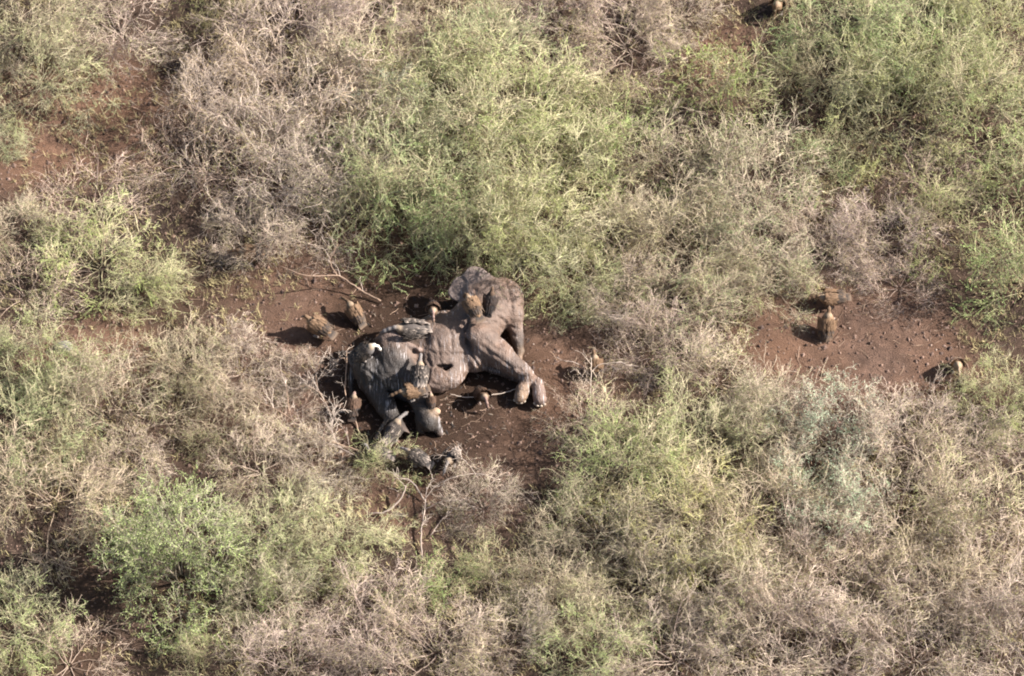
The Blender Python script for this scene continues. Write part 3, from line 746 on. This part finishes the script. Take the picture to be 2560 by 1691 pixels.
def make_bush_meshes(kind, seed):
    k = KINDS_[kind]; r = np.random.default_rng(seed)
    n0 = k['st']
    az = np.arange(n0) * 2 * math.pi / n0 + r.uniform(-.3, .3, n0)
    el = np.radians(r.uniform(*k['el'], n0))
    d = np.stack([np.cos(az) * np.cos(el), np.sin(az) * np.cos(el), np.sin(el)], -1)
    base = np.stack([np.cos(az) * .12, np.sin(az) * .12, np.full(n0, -.05)], -1)
    s0 = grow(base, d, r.uniform(1.5, 2.1, n0), 9, .13, np.array([0, 0, k['arch'] * .45]), r)
    s0[..., 2] = np.maximum(s0[..., 2], .02)
    p, d, t = sprout(s0, k['br'], .25, 1, .4, 1.25, r, .08)
    s1 = grow(p, d, r.uniform(*k['br_l'], len(p)) * (1.15 - .4 * t), 7, .13, np.array([0, 0, k['arch']]), r)
    p, d, t = sprout(s1, k['tw'], .12, 1, .45, 1.35, r, .04)
    s2 = grow(p, d, r.uniform(*k['tw_l'], len(p)) * (1.1 - .4 * t), 5, .15, np.array([0, 0, k['arch'] * .7]), r)
    p, d, t = sprout(s2, k['tl'], .1, 1, .4, 1.2, r, .03)
    s3 = grow(p, d, r.uniform(*k['tl_l'], len(p)), 2, .22, np.array([0, 0, -.02]), r)
    for s in (s1, s2, s3): s[..., 2] = np.maximum(s[..., 2], .03 + .04 * np.abs(np.sin(s[..., 0] * 9)))
    # squash the few runaway tips back to an uneven dome
    stems = []
    tp = np.linspace(1, .30, 10)
    for i in range(n0):
        v, q = tubes(s0[i:i + 1], (r.uniform(.016, .026) * tp)[None], 5)
        stems.append(mesh_from('stem', v, q, M_STEM, True))
    vs = []
    v1, q1 = tubes(s1, np.linspace(1, .5, 8)[None] * r.uniform(.0062, .0098, len(s1))[:, None])
    me_b = mesh_from('branchwork', v1, q1, M_STEM)
    v2, q2 = tubes(s2, np.linspace(1, .6, 6)[None] * r.uniform(.0042, .0066, len(s2))[:, None])
    v3, q3 = tubes(s3, np.linspace(1, .6, 3)[None] * r.uniform(.0032, .0046, len(s3))[:, None])
    me_t = mesh_from('twig_mass', np.concatenate([v2, v3]), np.concatenate([q2, q3 + len(v2)]), M_TWIG)
    # leaves, most of them towards the outside where the light is; whole shoots are bare and others full
    L = []
    fb = np.clip(r.gamma(.9, 1.1, len(s1)), 0, 3.0) if kind != 'B' else r.uniform(.7, 1.5, len(s1))          # whole boughs are leafy, others bare
    f2 = np.repeat(fb, k['tw']); f3 = np.repeat(f2, k['tl'])
    for s, w in ((s2, f2), (s3, f3)):
        B, S, _ = s.shape
        ln = np.linalg.norm(s[:, 1:] - s[:, :-1], axis=-1).sum(1)
        full = r.uniform(.6, 1.4, B)
        cnt = r.poisson(ln * k['leaf'] * full * w)
        bi = np.repeat(np.arange(B), cnt)
        t = r.uniform(0.05, 1, len(bi)) * (S - 1); i = np.minimum(t.astype(int), S - 2); f = (t - i)[:, None]
        p = s[bi, i] * (1 - f) + s[bi, i + 1] * f
        tan = unit(s[bi, i + 1] - s[bi, i])
        dd = unit(tan * .7 + r.normal(0, .6, (len(bi), 3)) + np.array([0, 0, .2]))
        L.append((p, dd))
    p = np.concatenate([a for a, _ in L]); dd = np.concatenate([b for _, b in L])
    n = len(p)
    up = unit(r.normal(0, .6, (n, 3)) + np.array([0, 0, 1.0]))
    sd = unit(np.cross(dd, up))
    ls = k['ls'] * r.uniform(.55, 1.25, n)[:, None]
    v = np.stack([p, p + dd * ls * .55 + sd * ls * .27, p + dd * ls, p + dd * ls * .55 - sd * ls * .27], 1).reshape(-1, 3)
    q = np.arange(n)[:, None] * 4 + np.arange(4)[None]
    me_l = mesh_from('foliage', v, q, M_LEAF) if n else None
    return stems, me_b, me_t, me_l

PROTO = {}
for ki, (kd, cnt) in enumerate((('G', 3), ('L', 2), ('P', 3), ('A', 2), ('M', 2), ('B', 1), ('S', 1))):
    PROTO[kd] = [make_bush_meshes(kd, 40 + ki * 10 + j) for j in range(cnt)]

# tints: leaves, twigs (multiply the species' own colours)
TINT = dict(G=((1.0, 1.04, .95), (.92, .98, .76)), L=((.95, 1.05, .85), (.95, .98, .75)), P=((1.0, .88, .75), (1.0, .97, .95)), A=((1.1, 1.0, .6), (1.05, .98, .92)),
            M=((.98, .95, .9), (.98, .97, .85)), B=((1.06, 1.08, .80), (.75, .78, .70)), S=((1.05, 1.08, 1.55), (.84, .82, .78)))
BUSH_NO = 0
def bush(px, py, rpx, kind, label, lt=1.0, flat=1.0, hue=0.0, group=None):
    """px, py: where the middle of the crown shows in the photo; rpx: its radius there"""
    global BUSH_NO
    r = np.random.default_rng(900 + BUSH_NO)
    var = PROTO[kind][BUSH_NO % len(PROTO[kind])]; BUSH_NO += 1
    s = rpx / PXM / 1.85
    p = at(px, py, .8 * s * flat)
    root = bpy.data.objects.new('thorn_bush', None); COL.objects.link(root)
    root.location = (p[0], p[1], float(ground_z(p[0], p[1])))
    root.rotation_euler = (0, 0, r.uniform(0, 6.28)); root.scale = (s * r.uniform(.95, 1.08), s * r.uniform(.95, 1.08), s * flat * r.uniform(.95, 1.12))
    tag(root, label, 'bush', group or {'G': 'yellow green leafy thorn bushes', 'L': 'open green thorn bushes with long shoots', 'P': 'bare pinkish grey thorn bushes', 'A': 'bare arching thorn bushes',
                                       'M': 'half bare olive thorn bushes', 'B': 'blue green leafy shrubs', 'S': 'silver leaved grey thorn bushes'}[kind])
    lc, tc_ = TINT[kind]
    j = r.uniform(.9, 1.1, 3)
    lc = tuple(a * b * lt for a, b in zip(lc, j)); j = r.uniform(.9, 1.08) * r.uniform(.975, 1.025, 3); tc_ = tuple(a * b * (.55 + .45 * lt) for a, b in zip(tc_, j))
    if hue: lc = (lc[0] * (1 + hue), lc[1], lc[2] * (1 - hue))
    stems, mb, mt, ml = var
    for me in stems:
        o = obj('stem', me, root); o.color = (*tc_, 1)
    o = obj('branchwork', mb, root, 'stuff'); o.color = (*tc_, 1)
    o = obj('twig_mass', mt, root, 'stuff'); o.color = (*tc_, 1)
    if ml: o = obj('foliage', ml, root, 'stuff'); o.color = (*lc, 1)
    return root

BUSHES = [
 # along the top edge, left to right
 (60, 30, 170, 'M', 'olive half bare bush filling the top left corner'),
 (100, 170, 150, 'G', 'yellow green bush on the left edge above the stony red patch'),
 (290, 50, 130, 'P', 'grey brown twiggy bush at top left beside the small dark green shrub'),
 (560, 5, 75, 'L', 'small dark green shrub at the top edge above the pale vulture', .6),
 (410, 120, 55, 'A', 'dark low bare bush standing just left of the pale vulture at top left', .45),
 (720, 40, 170, 'P', 'pinkish bare bush at the top edge right of the small dark green shrub'),
 (900, 60, 160, 'P', 'tangled bare bush at the top edge left of the picture centre'),
 (1070, 40, 140, 'M', 'pale olive half bare bush at the middle of the top edge'),
 (1230, 110, 140, 'G', 'fresh green bush near the top edge above the tallest green mass'),
 (1410, 40, 140, 'P', 'pink brown bare bush at the top edge right of centre'),
 (1570, 80, 140, 'P', 'bare bush beside the dark gap near the top right of centre'),
 (1700, 30, 100, 'P', 'bare brown bush at the top edge left of the tan vulture'),
 (2110, 50, 160, 'G', 'bright green bush at the top edge right of the red soil patch'),
 (2300, 80, 180, 'G', 'broad bright green bush at the top edge near the right corner'),
 (2490, 50, 160, 'G', 'bright green bush filling the top right corner'),
 # second band
 (570, 240, 150, 'P', 'warm tan bare bush right of the stony red patch and below the pale vulture', 1.0, 1.3, .1),
 (740, 210, 180, 'P', 'large bare pinkish bush between the pale vulture and the green mass'),
 (900, 200, 170, 'M', 'greyish half bare bush with silvery tips left of the green mass'),
 (960, 250, 110, 'S', 'silvery leaved thorn bush inside the tall thicket above the elephant'),
 (1090, 230, 180, 'G', 'yellow green bush at the upper left of the tall green mass'),
 (1290, 280, 200, 'G', 'big yellow green bush in the heart of the tall green mass'),
 (1440, 250, 130, 'L', 'bright green shoots bush left of the dark gap in the thicket'),
 (1540, 265, 85, 'L', 'dark green bush on the edge of the dark gap in the thicket', .8),
 (1800, 225, 140, 'L', 'dark green bush with long shoots below the red soil patch', .85, 1.45),
 (2080, 190, 140, 'G', 'green bush standing right below the red soil patch at top right'),
 (2240, 240, 170, 'G', 'bright green bush above the deep shade on the right', 1.0, 1.3),
 (2440, 230, 170, 'G', 'bright green bush on the right edge above the sparse shoots', 1.0, 1.4),
 (10, 350, 60, 'G', 'small yellow green bush cut by the left edge beside the stony red patch'),
 # third band
 (470, 370, 130, 'A', 'open arching bush with yellow tips right of the stony red patch', 1.0, 1.3),
 (640, 400, 180, 'P', 'wide bare bush above the left end of the clearing'),
 (810, 380, 180, 'P', 'bare pinkish bush left of the green mass above the clearing'),
 (990, 400, 180, 'G', 'yellow green bush above the dark shade at the top of the clearing'),
 (1170, 410, 190, 'G', 'yellow green bush straight above the elephant ear'),
 (1370, 420, 190, 'G', 'yellow green bush up and right of the elephant head'),
 (1540, 390, 140, 'L', 'open green bush with long pale shoots right of the tall green mass'),
 (1700, 420, 150, 'M', 'olive bush with long shoots halfway between elephant head and top right'),
 (1880, 440, 160, 'M', 'yellowish half bare bush in the middle of the right hand thicket'),
 (2050, 400, 90, 'L', 'thin green bush at the left end of the deep shade on the right', .9),
 (2330, 450, 110, 'A', 'thin arching bush over the deep shade on the right'),
 (2560, 440, 140, 'L', 'sparse green bush cut by the right edge beside the deep shade', 1.1, 1.5),
 (230, 480, 120, 'A', 'tall grey bare bush below the stony red patch on the left'),
 # fourth band
 (20, 550, 90, 'M', 'half bare bush cut by the left edge below the stony red patch'),
 (250, 630, 160, 'G', 'rounded green bush on the left between the two red stony patches'),
 (385, 695, 90, 'L', 'green bush with long shoots at the left end of the clearing'),
 (60, 720, 120, 'A', 'pale arching bare bush on the left edge beside the rounded green bush'),
 (650, 580, 115, 'P', 'bare bush over the vulture half hidden at the left end of the clearing'),
 (800, 560, 110, 'A', 'arching bare bush whose branches hang into the clearing'),
 (985, 515, 140, 'L', 'green bush fringing the dark top edge of the clearing', 1.0, 1.25),
 (1160, 540, 145, 'L', 'green bush fringing the clearing left of the elephant ear', 1.0, 1.3),
 (1215, 580, 105, 'G', 'narrow green bush rising right behind the elephant ear', 1.0, 1.85),
 (1340, 585, 175, 'G', 'yellow green bush hanging over the elephant head', 1.05, 1.2),
 (1425, 680, 125, 'G', 'bright green bush touching the right side of the elephant head', .95, 1.3),
 (1560, 580, 130, 'M', 'half bare bush right of the bush that hangs over the elephant head'),
 (1730, 600, 150, 'M', 'yellow olive bush between the elephant head and the right clearing'),
 (1900, 600, 140, 'M', 'yellow olive bush above the vulture on the right clearing'),
 (2070, 600, 110, 'P', 'bare pinkish bush above the right clearing'),
 (2200, 580, 120, 'P', 'bare pinkish bush above the right end of the right clearing'),
 (2370, 540, 120, 'L', 'green bush with pale bent branches above the deep shade at right', .9, 1.2),
 (2570, 670, 150, 'L', 'green bush in the shade on the right edge', .95, 1.4),
 (1560, 740, 110, 'P', 'bare bush between the elephant trunk and the half bare thicket'),
 (1720, 740, 130, 'M', 'half bare bush left of the vulture on the right clearing'),
 (1930, 690, 110, 'M', 'olive bush at the upper left edge of the right clearing'),
 (1660, 860, 120, 'P', 'bare pinkish bush right of the tan vulture by the elephant feet'),
 (1800, 930, 120, 'M', 'yellowish half bare bush at the lower left of the right clearing'),
 (2250, 700, 90, 'A', 'thin bare bush at the top right edge of the right clearing'),
 # fifth band
 (110, 900, 130, 'G', 'olive green bush on the left edge above the wide pale thicket', .95),
 (260, 1010, 150, 'M', 'half bare bush at the middle of the left hand thicket'),
 (60, 1060, 160, 'G', 'wide yellow green bush on the left edge level with the hind feet', .95),
 (480, 910, 115, 'M', 'grey green half bare bush left of the elephant rump'),
 (600, 905, 100, 'P', 'bare pinkish bush just left of the elephant rump'),
 (735, 925, 60, 'P', 'small bare twig tangle touching the left of the elephant rump', .95),
 (550, 1040, 100, 'M', 'low olive bush in the shade below the grey green bush at left', .85),
 (710, 1035, 85, 'A', 'arching bare bush left of the hind feet with thick reddish stems'),
 (650, 1150, 110, 'P', 'pink grey bare bush above the tall blue green shrub'),
 (800, 1160, 85, 'P', 'fine grey bare bush below and left of the hind feet'),
 (130, 1220, 160, 'M', 'half bare bush at the left edge above the dark shaded gap'),
 (310, 1150, 90, 'P', 'bare bush between the left thicket and the blue green shrub'),
 (960, 1150, 75, 'L', 'thin leafed little bush in front of the hind feet'),
 (1210, 1245, 90, 'P', 'grey drooping bare bush below the bare soil in front of the elephant', .85, 1.25),
 (1460, 1030, 95, 'A', 'thin grey bare bush beside the elephant front feet'),
 (1570, 1140, 160, 'G', 'yellow olive bush below and right of the front feet', 1.0, 1, .1),
 (1750, 1080, 160, 'G', 'yellow olive bush below the left end of the right clearing', .95, 1, .1),
 (1930, 1050, 130, 'M', 'half bare bush along the lower edge of the right clearing'),
 (2090, 1090, 150, 'S', 'grey bush with silvery leaves below the right clearing'),
 (2270, 1080, 130, 'P', 'bare pinkish grey bush below the vulture near the right edge'),
 (2420, 1110, 120, 'P', 'bare grey bush near the right edge below the pale vulture there'),
 (2510, 1000, 120, 'G', 'green bush on the right edge below the shaded gap'),
 (1500, 1300, 140, 'M', 'olive bush below the yellow olive bush by the front feet'),
 (1690, 1280, 170, 'G', 'wide yellow olive bush in the middle of the lower right thicket', .95, 1, .1),
 (1880, 1260, 160, 'M', 'half bare olive bush right of the wide yellow olive bush'),
 (2070, 1270, 150, 'S', 'grey silvery bush in the lower right thicket under another like it'),
 (2250, 1260, 150, 'P', 'bare grey pink bush in the lower right thicket'),
 (2430, 1270, 150, 'M', 'half bare bush near the right edge of the lower right thicket'),
 # bottom
 (450, 1390, 215, 'B', 'tall blue green leafy shrub at lower left beside a dark shaded gap', 1.0, 1.1),
 (690, 1340, 150, 'G', 'yellow green bush right of the tall blue green shrub'),
 (860, 1370, 120, 'G', 'yellow green bush left of the forked dead branch'),
 (670, 1490, 120, 'M', 'olive bush below the bush beside the blue green shrub'),
 (40, 1560, 120, 'G', 'green bush in the bottom left corner'),
 (170, 1640, 110, 'A', 'bare upright whips at the bottom edge near the left corner'),
 (1090, 1460, 85, 'L', 'small bright leaved bush below the forked dead branch'),
 (1230, 1430, 95, 'L', 'dark green shaded bush below the grey drooping bush', .7),
 (1360, 1400, 110, 'M', 'olive bush with long pale shoots right of the dark green shaded bush'),
 (920, 1570, 140, 'P', 'pale bare bush at the bottom edge below the small bright leaved bush'),
 (1090, 1600, 140, 'P', 'grey pink bare bush at the middle of the bottom edge'),
 (1260, 1570, 120, 'P', 'bare brown bush at the bottom edge left of the bright yellow green bush'),
 (720, 1640, 120, 'P', 'bare bush at the bottom edge below the olive bush'),
 (500, 1660, 90, 'L', 'dark green low bush at the bottom edge below the blue green shrub', .7),
 (1480, 1620, 120, 'G', 'bright yellow green bush at the bottom edge right of centre', 1.1),
 (1420, 1510, 100, 'M', 'olive bush just above the bright yellow green bush at the bottom'),
 (1610, 1460, 140, 'M', 'half bare bush up and right of the bright yellow green bush at the bottom'),
 (1790, 1450, 150, 'M', 'half bare pale bush in the lower right thicket near the bottom'),
 (1960, 1440, 150, 'P', 'bare pink bush in the lower right thicket near the bottom'),
 (2140, 1450, 150, 'P', 'pink brown bare bush low in the right hand thicket'),
 (2320, 1440, 150, 'M', 'olive half bare bush low on the right'),
 (2500, 1460, 140, 'P', 'bare pinkish bush low on the right edge'),
 (1690, 1620, 140, 'P', 'bare pinkish bush at the bottom edge right of the bright yellow green bush'),
 (1880, 1610, 150, 'P', 'wide bare pinkish bush at the bottom edge of the right hand thicket'),
 (2080, 1630, 150, 'P', 'bare brown pink bush at the bottom edge well left of the right corner'),
 (2290, 1620, 150, 'P', 'bare grey pink bush at the bottom edge near the right corner'),
 (2490, 1630, 150, 'P', 'bare pinkish bush in the bottom right corner'),
]
for b in BUSHES: bush(*b)

# ------------------------------------------------------------------ vultures: where the feet are, heading, plumage, posture
vulture('tan vulture standing alone left of the carcass with its head turned back', (796, 838), 150, 'tan', 12, 'hunch', 1.2, seed=1, turn=20)
vulture('white headed brown vulture standing between the lone tan one and the carcass', (886, 796), 130, 'tan', 35, 'low', 1.05, seed=2)
vulture('dark vulture with bright white head standing at the opened rump', (912, 898), 15, 'whitehead', 35, 'down', 1.1, seed=3)
vulture('speckled vulture with spread wing feathers on the back of the carcass', (1024, 842), 188, 'scaled', 8, 'low', 1.3, drop_wing=1, seed=4, sink=.04)
vulture('brown vulture facing the camera behind the back of the carcass', (1083, 790), 272, 'brown', 38, 'down', .95, seed=5)
vulture('tan vulture bent over on the elephant neck', (1182, 785), 118, 'tan', 8, 'down', 1.1, seed=6)
vulture('dark brown vulture standing on the elephant head', (1226, 768), 75, 'dark', 45, 'hunch', .95, seed=7)
vulture('long grey tan vulture standing on the raised thigh', (1050, 955), 88, 'scaled', 20, 'low', 1.15, seed=8)
vulture('tan brown vulture crouched across the hind leg', (1030, 995), 195, 'tan', 5, 'low', 1.05, seed=9)
vulture('dark brown vulture half hidden behind the hind knee', (1078, 1010), 95, 'brown', 40, 'down', .62, seed=10)
vulture('speckled brown vulture in shade at the left of the rump', (884, 1030), 85, 'brown', 30, 'down', .95, seed=11)
vulture('black and tan speckled vulture in front of the hind legs', (980, 1100), 55, 'scaled', 15, 'low', 1.25, seed=12, drop_wing=1)
vulture('pale edged vulture standing in the shade under the belly', (1206, 1005), 292, 'brown', 35, 'down', 1.0, seed=13)
vulture('vulture with a white neck and black speckled wing in front of the hind foot', (1128, 1165), 250, 'scaled', 25, 'low', 1.05, seed=14, drop_wing=-1)
vulture('grey necked vulture beside the thin leafed bush at the hind feet', (1042, 1160), 150, 'scaled', 10, 'low', 1.05, seed=15)
vulture('black and white vulture tucked behind the thin leafed bush', (945, 1150), 170, 'scaled', 10, 'up', 1.0, seed=16)
vulture('tan and dark vulture standing on the right clearing with a long shadow', (2066, 828), 80, 'tan', 48, 'hunch', 1.2, seed=17)
vulture('tan vulture partly under twigs at the top of the right clearing', (2076, 762), 185, 'tan', 5, 'low', 1.15, seed=18)
vulture('tan vulture behind bare branches right of the front feet', (1487, 930), 100, 'tan', 45, 'hunch', 1.05, seed=19)
vulture('pale vulture with a dark shadow near the right edge', (2390, 930), 275, 'pale', 50, 'down', .95, seed=20)
vulture('pale vulture seen between bushes at the top left', (470, 168), 268, 'pale', 50, 'down', .95, seed=21)
vulture('tan vulture at the top edge above the red soil patch', (1945, 35), 250, 'tan', 40, 'down', 1.15, seed=22)
#vulture('brown vulture beside the red soil patch near the top right', (1868, 85), 80, 'brown', 45, 'hunch', 1.05, seed=23)
vulture('dark winged tan vulture half hidden under a bush where the clearing ends at left', (628, 655), 175, 'tan', 5, 'low', 1.15, seed=24)
vulture('pale vulture half hidden by twigs right of the front feet', (1628, 1080), 265, 'pale', 45, 'down', .9, seed=25)

# ------------------------------------------------------------------ fallen and broken branches
def branch(label, paths, m=None, seed=0, twigs=5):
    """paths: lists of (px, py, height, radius in metres)"""
    r = np.random.default_rng(seed)
    V, Qs, o = [], [], 0
    first = at(*paths[0][0][:2], 0)
    root = bpy.data.objects.new('fallen_branch', None); COL.objects.link(root); root.location = (first[0], first[1], 0)
    for k, pth in enumerate(paths):
        P = np.array([at(a, b, c) for a, b, c, _ in pth]); R = np.array([d for *_, d in pth])
        t = np.linspace(0, len(P) - 1, (len(P) - 1) * 6 + 1); i = np.minimum(t.astype(int), len(P) - 2); f = (t - i)[:, None]
        Pm = np.concatenate([2 * P[:1] - P[1:2], P, 2 * P[-1:] - P[-2:-1]])
        p0, p1, p2, p3 = Pm[i], Pm[i + 1], Pm[i + 2], Pm[i + 3]
        pts = .5 * (2 * p1 + (p2 - p0) * f + (2 * p0 - 5 * p1 + 4 * p2 - p3) * f ** 2 + (3 * p1 - p0 - 3 * p2 + p3) * f ** 3)
        pts[1:-1] += r.normal(0, .008, pts[1:-1].shape)
        rad = np.interp(t, np.arange(len(R)), R)
        v, q = tubes(pts[None], rad[None], 6)
        cap = [np.arange(6)[None][:, ::-1], (len(v) - 6 + np.arange(6))[None]]
        obj('limb', mesh_from('limb', v - np.array([first[0], first[1], 0]), [q] + cap, m or M_STICK, True), root)
        if twigs:
            p, d, _ = sprout(pts[None], twigs, .1, 1, .4, 1.2, r, .15)
            s = grow(p, d, r.uniform(.25, .8, len(p)), 5, .2, np.array([0, 0, -.06]), r)
            p, d, _ = sprout(s, 4, .2, 1, .4, 1.1, r, .05)
            s2 = grow(p, d, r.uniform(.1, .35, len(p)), 3, .2, np.array([0, 0, -.03]), r)
            a, qa = tubes(s, np.linspace(1, .5, 6)[None] * np.full((len(s), 1), .007)); b, qb = tubes(s2, np.full((len(s2), 4), .0045))
            obj('twig_mass', mesh_from('twig_mass', np.concatenate([a, b]) - np.array([first[0], first[1], 0]), np.concatenate([qa, qb + len(a)]), M_TWIG), root, 'stuff')
    tag(root, label, 'branch', 'broken branches around the carcass')
    return root

branch('pale broken branch reaching into the clearing above the lone tan vulture',
       [[(952, 753, .06, .030), (905, 728, .25, .026), (845, 690, .55, .020), (770, 690, .8, .015), (700, 665, .95, .011)],
        [(843, 688, .55, .016), (825, 655, .75, .012), (845, 610, .95, .009)]], seed=1)
branch('crooked upright twig standing against the elephant rump',
       [[(900, 1090, .03, .022), (885, 1040, .15, .020), (863, 985, .3, .018), (866, 930, .6, .016), (867, 878, .9, .013)],
        [(862, 975, .35, .014), (864, 900, .75, .012), (830, 905, .85, .009), (805, 930, .8, .007)]], seed=2, twigs=2)
branch('reddish bare branch lying left of the hind feet',
       [[(930, 1135, .05, .022), (850, 1112, .2, .022), (770, 1080, .35, .020), (700, 1030, .5, .016), (640, 1000, .6, .012)],
        [(780, 1085, .33, .014), (730, 1050, .45, .012), (715, 960, .7, .009)]], seed=3, twigs=10)
branch('forked dead branch standing below the bare soil in front of the elephant',
       [[(1056, 1400, .03, .024), (1052, 1335, .12, .022), (1062, 1275, .22, .018), (1066, 1218, .32, .011)],
        [(1062, 1275, .22, .016), (1110, 1252, .3, .012), (1165, 1255, .25, .008)],
        [(1075, 1340, .03, .017), (1115, 1290, .15, .013), (1165, 1258, .25, .008)]], M_STEM, seed=4, twigs=9)
branch('thin grey stick lying across the shade under the belly',
       [[(1125, 985, .10, .012), (1160, 993, .08, .014), (1215, 990, .10, .014), (1270, 980, .16, .013), (1300, 968, .28, .010)]], M_TWIG, 5, 0)
branch('dark dead branch lying under the thin leafed bush',
       [[(925, 1285, .05, .03), (965, 1280, .1, .03), (1000, 1250, .2, .028), (1015, 1215, .4, .022)], [(1060, 1250, .1, .026), (1030, 1205, .3, .022), (1005, 1195, .4, .016)]], M_STEM, 6, 3)
branch('bare twigs crossing in front of the tan vulture by the front feet',
       [[(1476, 1010, .05, .013), (1478, 930, .5, .012), (1479, 895, .75, .008)], [(1480, 930, .5, .011), (1500, 912, .65, .010), (1555, 905, .75, .009)],
        [(1475, 938, .2, .012), (1445, 910, .35, .010), (1410, 902, .4, .007)]], M_TWIG, 7, 2)
branch('tangled reddish dead branch leaning left of the rump',
       [[(850, 1060, .05, .016), (815, 1010, .35, .014), (790, 950, .6, .011), (800, 890, .8, .007)], [(805, 985, .45, .011), (765, 965, .6, .009), (735, 975, .6, .006)],
        [(792, 950, .6, .010), (835, 920, .7, .008), (850, 890, .8, .005)]], None, 11, 12)
branch('grey dead branch with many twigs left of the speckled vultures',
       [[(905, 1150, .05, .018), (850, 1120, .35, .015), (800, 1105, .5, .012), (740, 1110, .55, .008)], [(850, 1120, .35, .012), (830, 1075, .6, .009), (840, 1030, .75, .006)]], M_STEM, 12, 14)
branch('dead grey branch lying at the bottom edge of the clearing right of the forked one',
       [[(1250, 1200, .05, .016), (1190, 1185, .3, .014), (1130, 1195, .45, .010), (1090, 1215, .4, .006)], [(1190, 1185, .3, .011), (1160, 1150, .5, .008), (1120, 1140, .5, .005)]], M_TWIG, 14, 7)
# a grey stone at the left
def rock():
    r = np.random.default_rng(5)
    c = at(160, 868, .1)
    g = grid((-.32, -.26, -.1), (.32, .26, .34), .03)
    F = sdf_ell(g, np.array([0, 0, .08]), np.eye(3), (.25, .18, .17)) + lumps(g, .025, 11, 4)
    v, q = surface_nets(F, np.array((-.32, -.26, -.1)), .03)
    m, nt, p = mat('grey_rock')
    tc = N(nt, 'ShaderNodeTexCoord')
    nt.links.new(ramp(nt, noise(nt, 9, 6, .7, tc.outputs['Object']), [(.3, (.13, .115, .11)), (.7, (.27, .245, .23))]), p.inputs['Base Color'])
    p.inputs['Roughness'].default_value = .9
    o = obj('rock', mesh_from('rock', v, q, m, True)); o.location = (c[0], c[1], float(ground_z(c[0], c[1])))
    tag(o, 'grey angular stone lying among the bushes near the left edge', 'rock')
rock()

# ------------------------------------------------------------------ moulted feathers trodden around the carcass
def loose_feathers(n):
    r = np.random.default_rng(77)
    a = r.uniform(0, 6.28, n); q = np.sqrt(r.random(n))
    x = -2.5 + 3.3 * q * np.cos(a); y = -1.3 + 2.9 * q * np.sin(a)
    p = np.stack([x, y, ground_z(x, y) + .012], -1)
    a2 = r.uniform(0, 6.28, n)
    d = np.stack([np.cos(a2), np.sin(a2), r.normal(0, .1, n)], -1); d = unit(d)
    up = unit(np.stack([r.normal(0, .25, n), r.normal(0, .25, n), np.ones(n)], -1))
    c1 = np.array(((.03, .026, .024), (.07, .048, .034), (.16, .125, .095)))[r.integers(0, 3, n)]
    v, f, c = feather_set(p, d, up, r.uniform(.08, .22, n), r.uniform(.025, .045, n), c1, c1 * 1.4)
    o = obj('loose_feathers', mesh_from('loose_feathers', v, f, M_FEATHER, False, c), kind='stuff')
    tag(o, 'moulted vulture feathers trodden into the soil around the carcass', 'feathers')
loose_feathers(260)

# ------------------------------------------------------------------ the thicket goes on beyond the picture
def thicket():
    r = np.random.default_rng(31)
    pts = []
    while len(pts) < 90:
        x, y = r.uniform(-30, 30), r.uniform(-27, 30)
        if abs(x) < 18.5 + .06 * y and -14.5 < y < 16.5: continue
        if all((x - a) ** 2 + (y - b) ** 2 > 5 for a, b, _ in pts): pts.append((x, y, float(ground_z(x, y))))
    me = bpy.data.meshes.new('thicket'); me.from_pydata(pts, [], [])
    o = obj('thicket', me, kind='stuff')
    tag(o, 'dry thorn thicket that goes on all round beyond the picture', 'thicket')
    ng = bpy.data.node_groups.new('thicket', 'GeometryNodeTree')
    ng.interface.new_socket('Geometry', in_out='INPUT', socket_type='NodeSocketGeometry')
    ng.interface.new_socket('Geometry', in_out='OUTPUT', socket_type='NodeSocketGeometry')
    gi, go = ng.nodes.new('NodeGroupInput'), ng.nodes.new('NodeGroupOutput')
    jn = ng.nodes.new('GeometryNodeJoinGeometry')
    roots = [q for q in bpy.data.objects if q.name.startswith('thorn_bush')]
    for k in range(3):
        src = next(q for q in roots if q['group'].startswith(('yellow', 'bare pink', 'half')[k]))
        g = ng.nodes.new('GeometryNodeJoinGeometry')
        for ch in src.children:
            oi = ng.nodes.new('GeometryNodeObjectInfo'); oi.inputs[0].default_value = ch
            ng.links.new(oi.outputs['Geometry'], g.inputs[0])
        ix = ng.nodes.new('GeometryNodeInputIndex')
        md = ng.nodes.new('ShaderNodeMath'); md.operation = 'MODULO'; md.inputs[1].default_value = 3; ng.links.new(ix.outputs[0], md.inputs[0])
        cp = ng.nodes.new('ShaderNodeMath'); cp.operation = 'COMPARE'; cp.inputs[1].default_value = k; cp.inputs[2].default_value = .1; ng.links.new(md.outputs[0], cp.inputs[0])
        ip = ng.nodes.new('GeometryNodeInstanceOnPoints')
        rv = ng.nodes.new('FunctionNodeRandomValue'); rv.data_type = 'FLOAT_VECTOR'; rv.inputs[0].default_value = (0, 0, 0); rv.inputs[1].default_value = (0, 0, 6.28)
        ng.links.new(gi.outputs[0], ip.inputs['Points']); ng.links.new(cp.outputs[0], ip.inputs['Selection']); ng.links.new(g.outputs[0], ip.inputs['Instance'])
        ng.links.new(rv.outputs[0], ip.inputs['Rotation'])
        ng.links.new(ip.outputs[0], jn.inputs[0])
    ng.links.new(jn.outputs[0], go.inputs[0])
    m = o.modifiers.new('thicket', 'NODES'); m.node_group = ng
thicket()
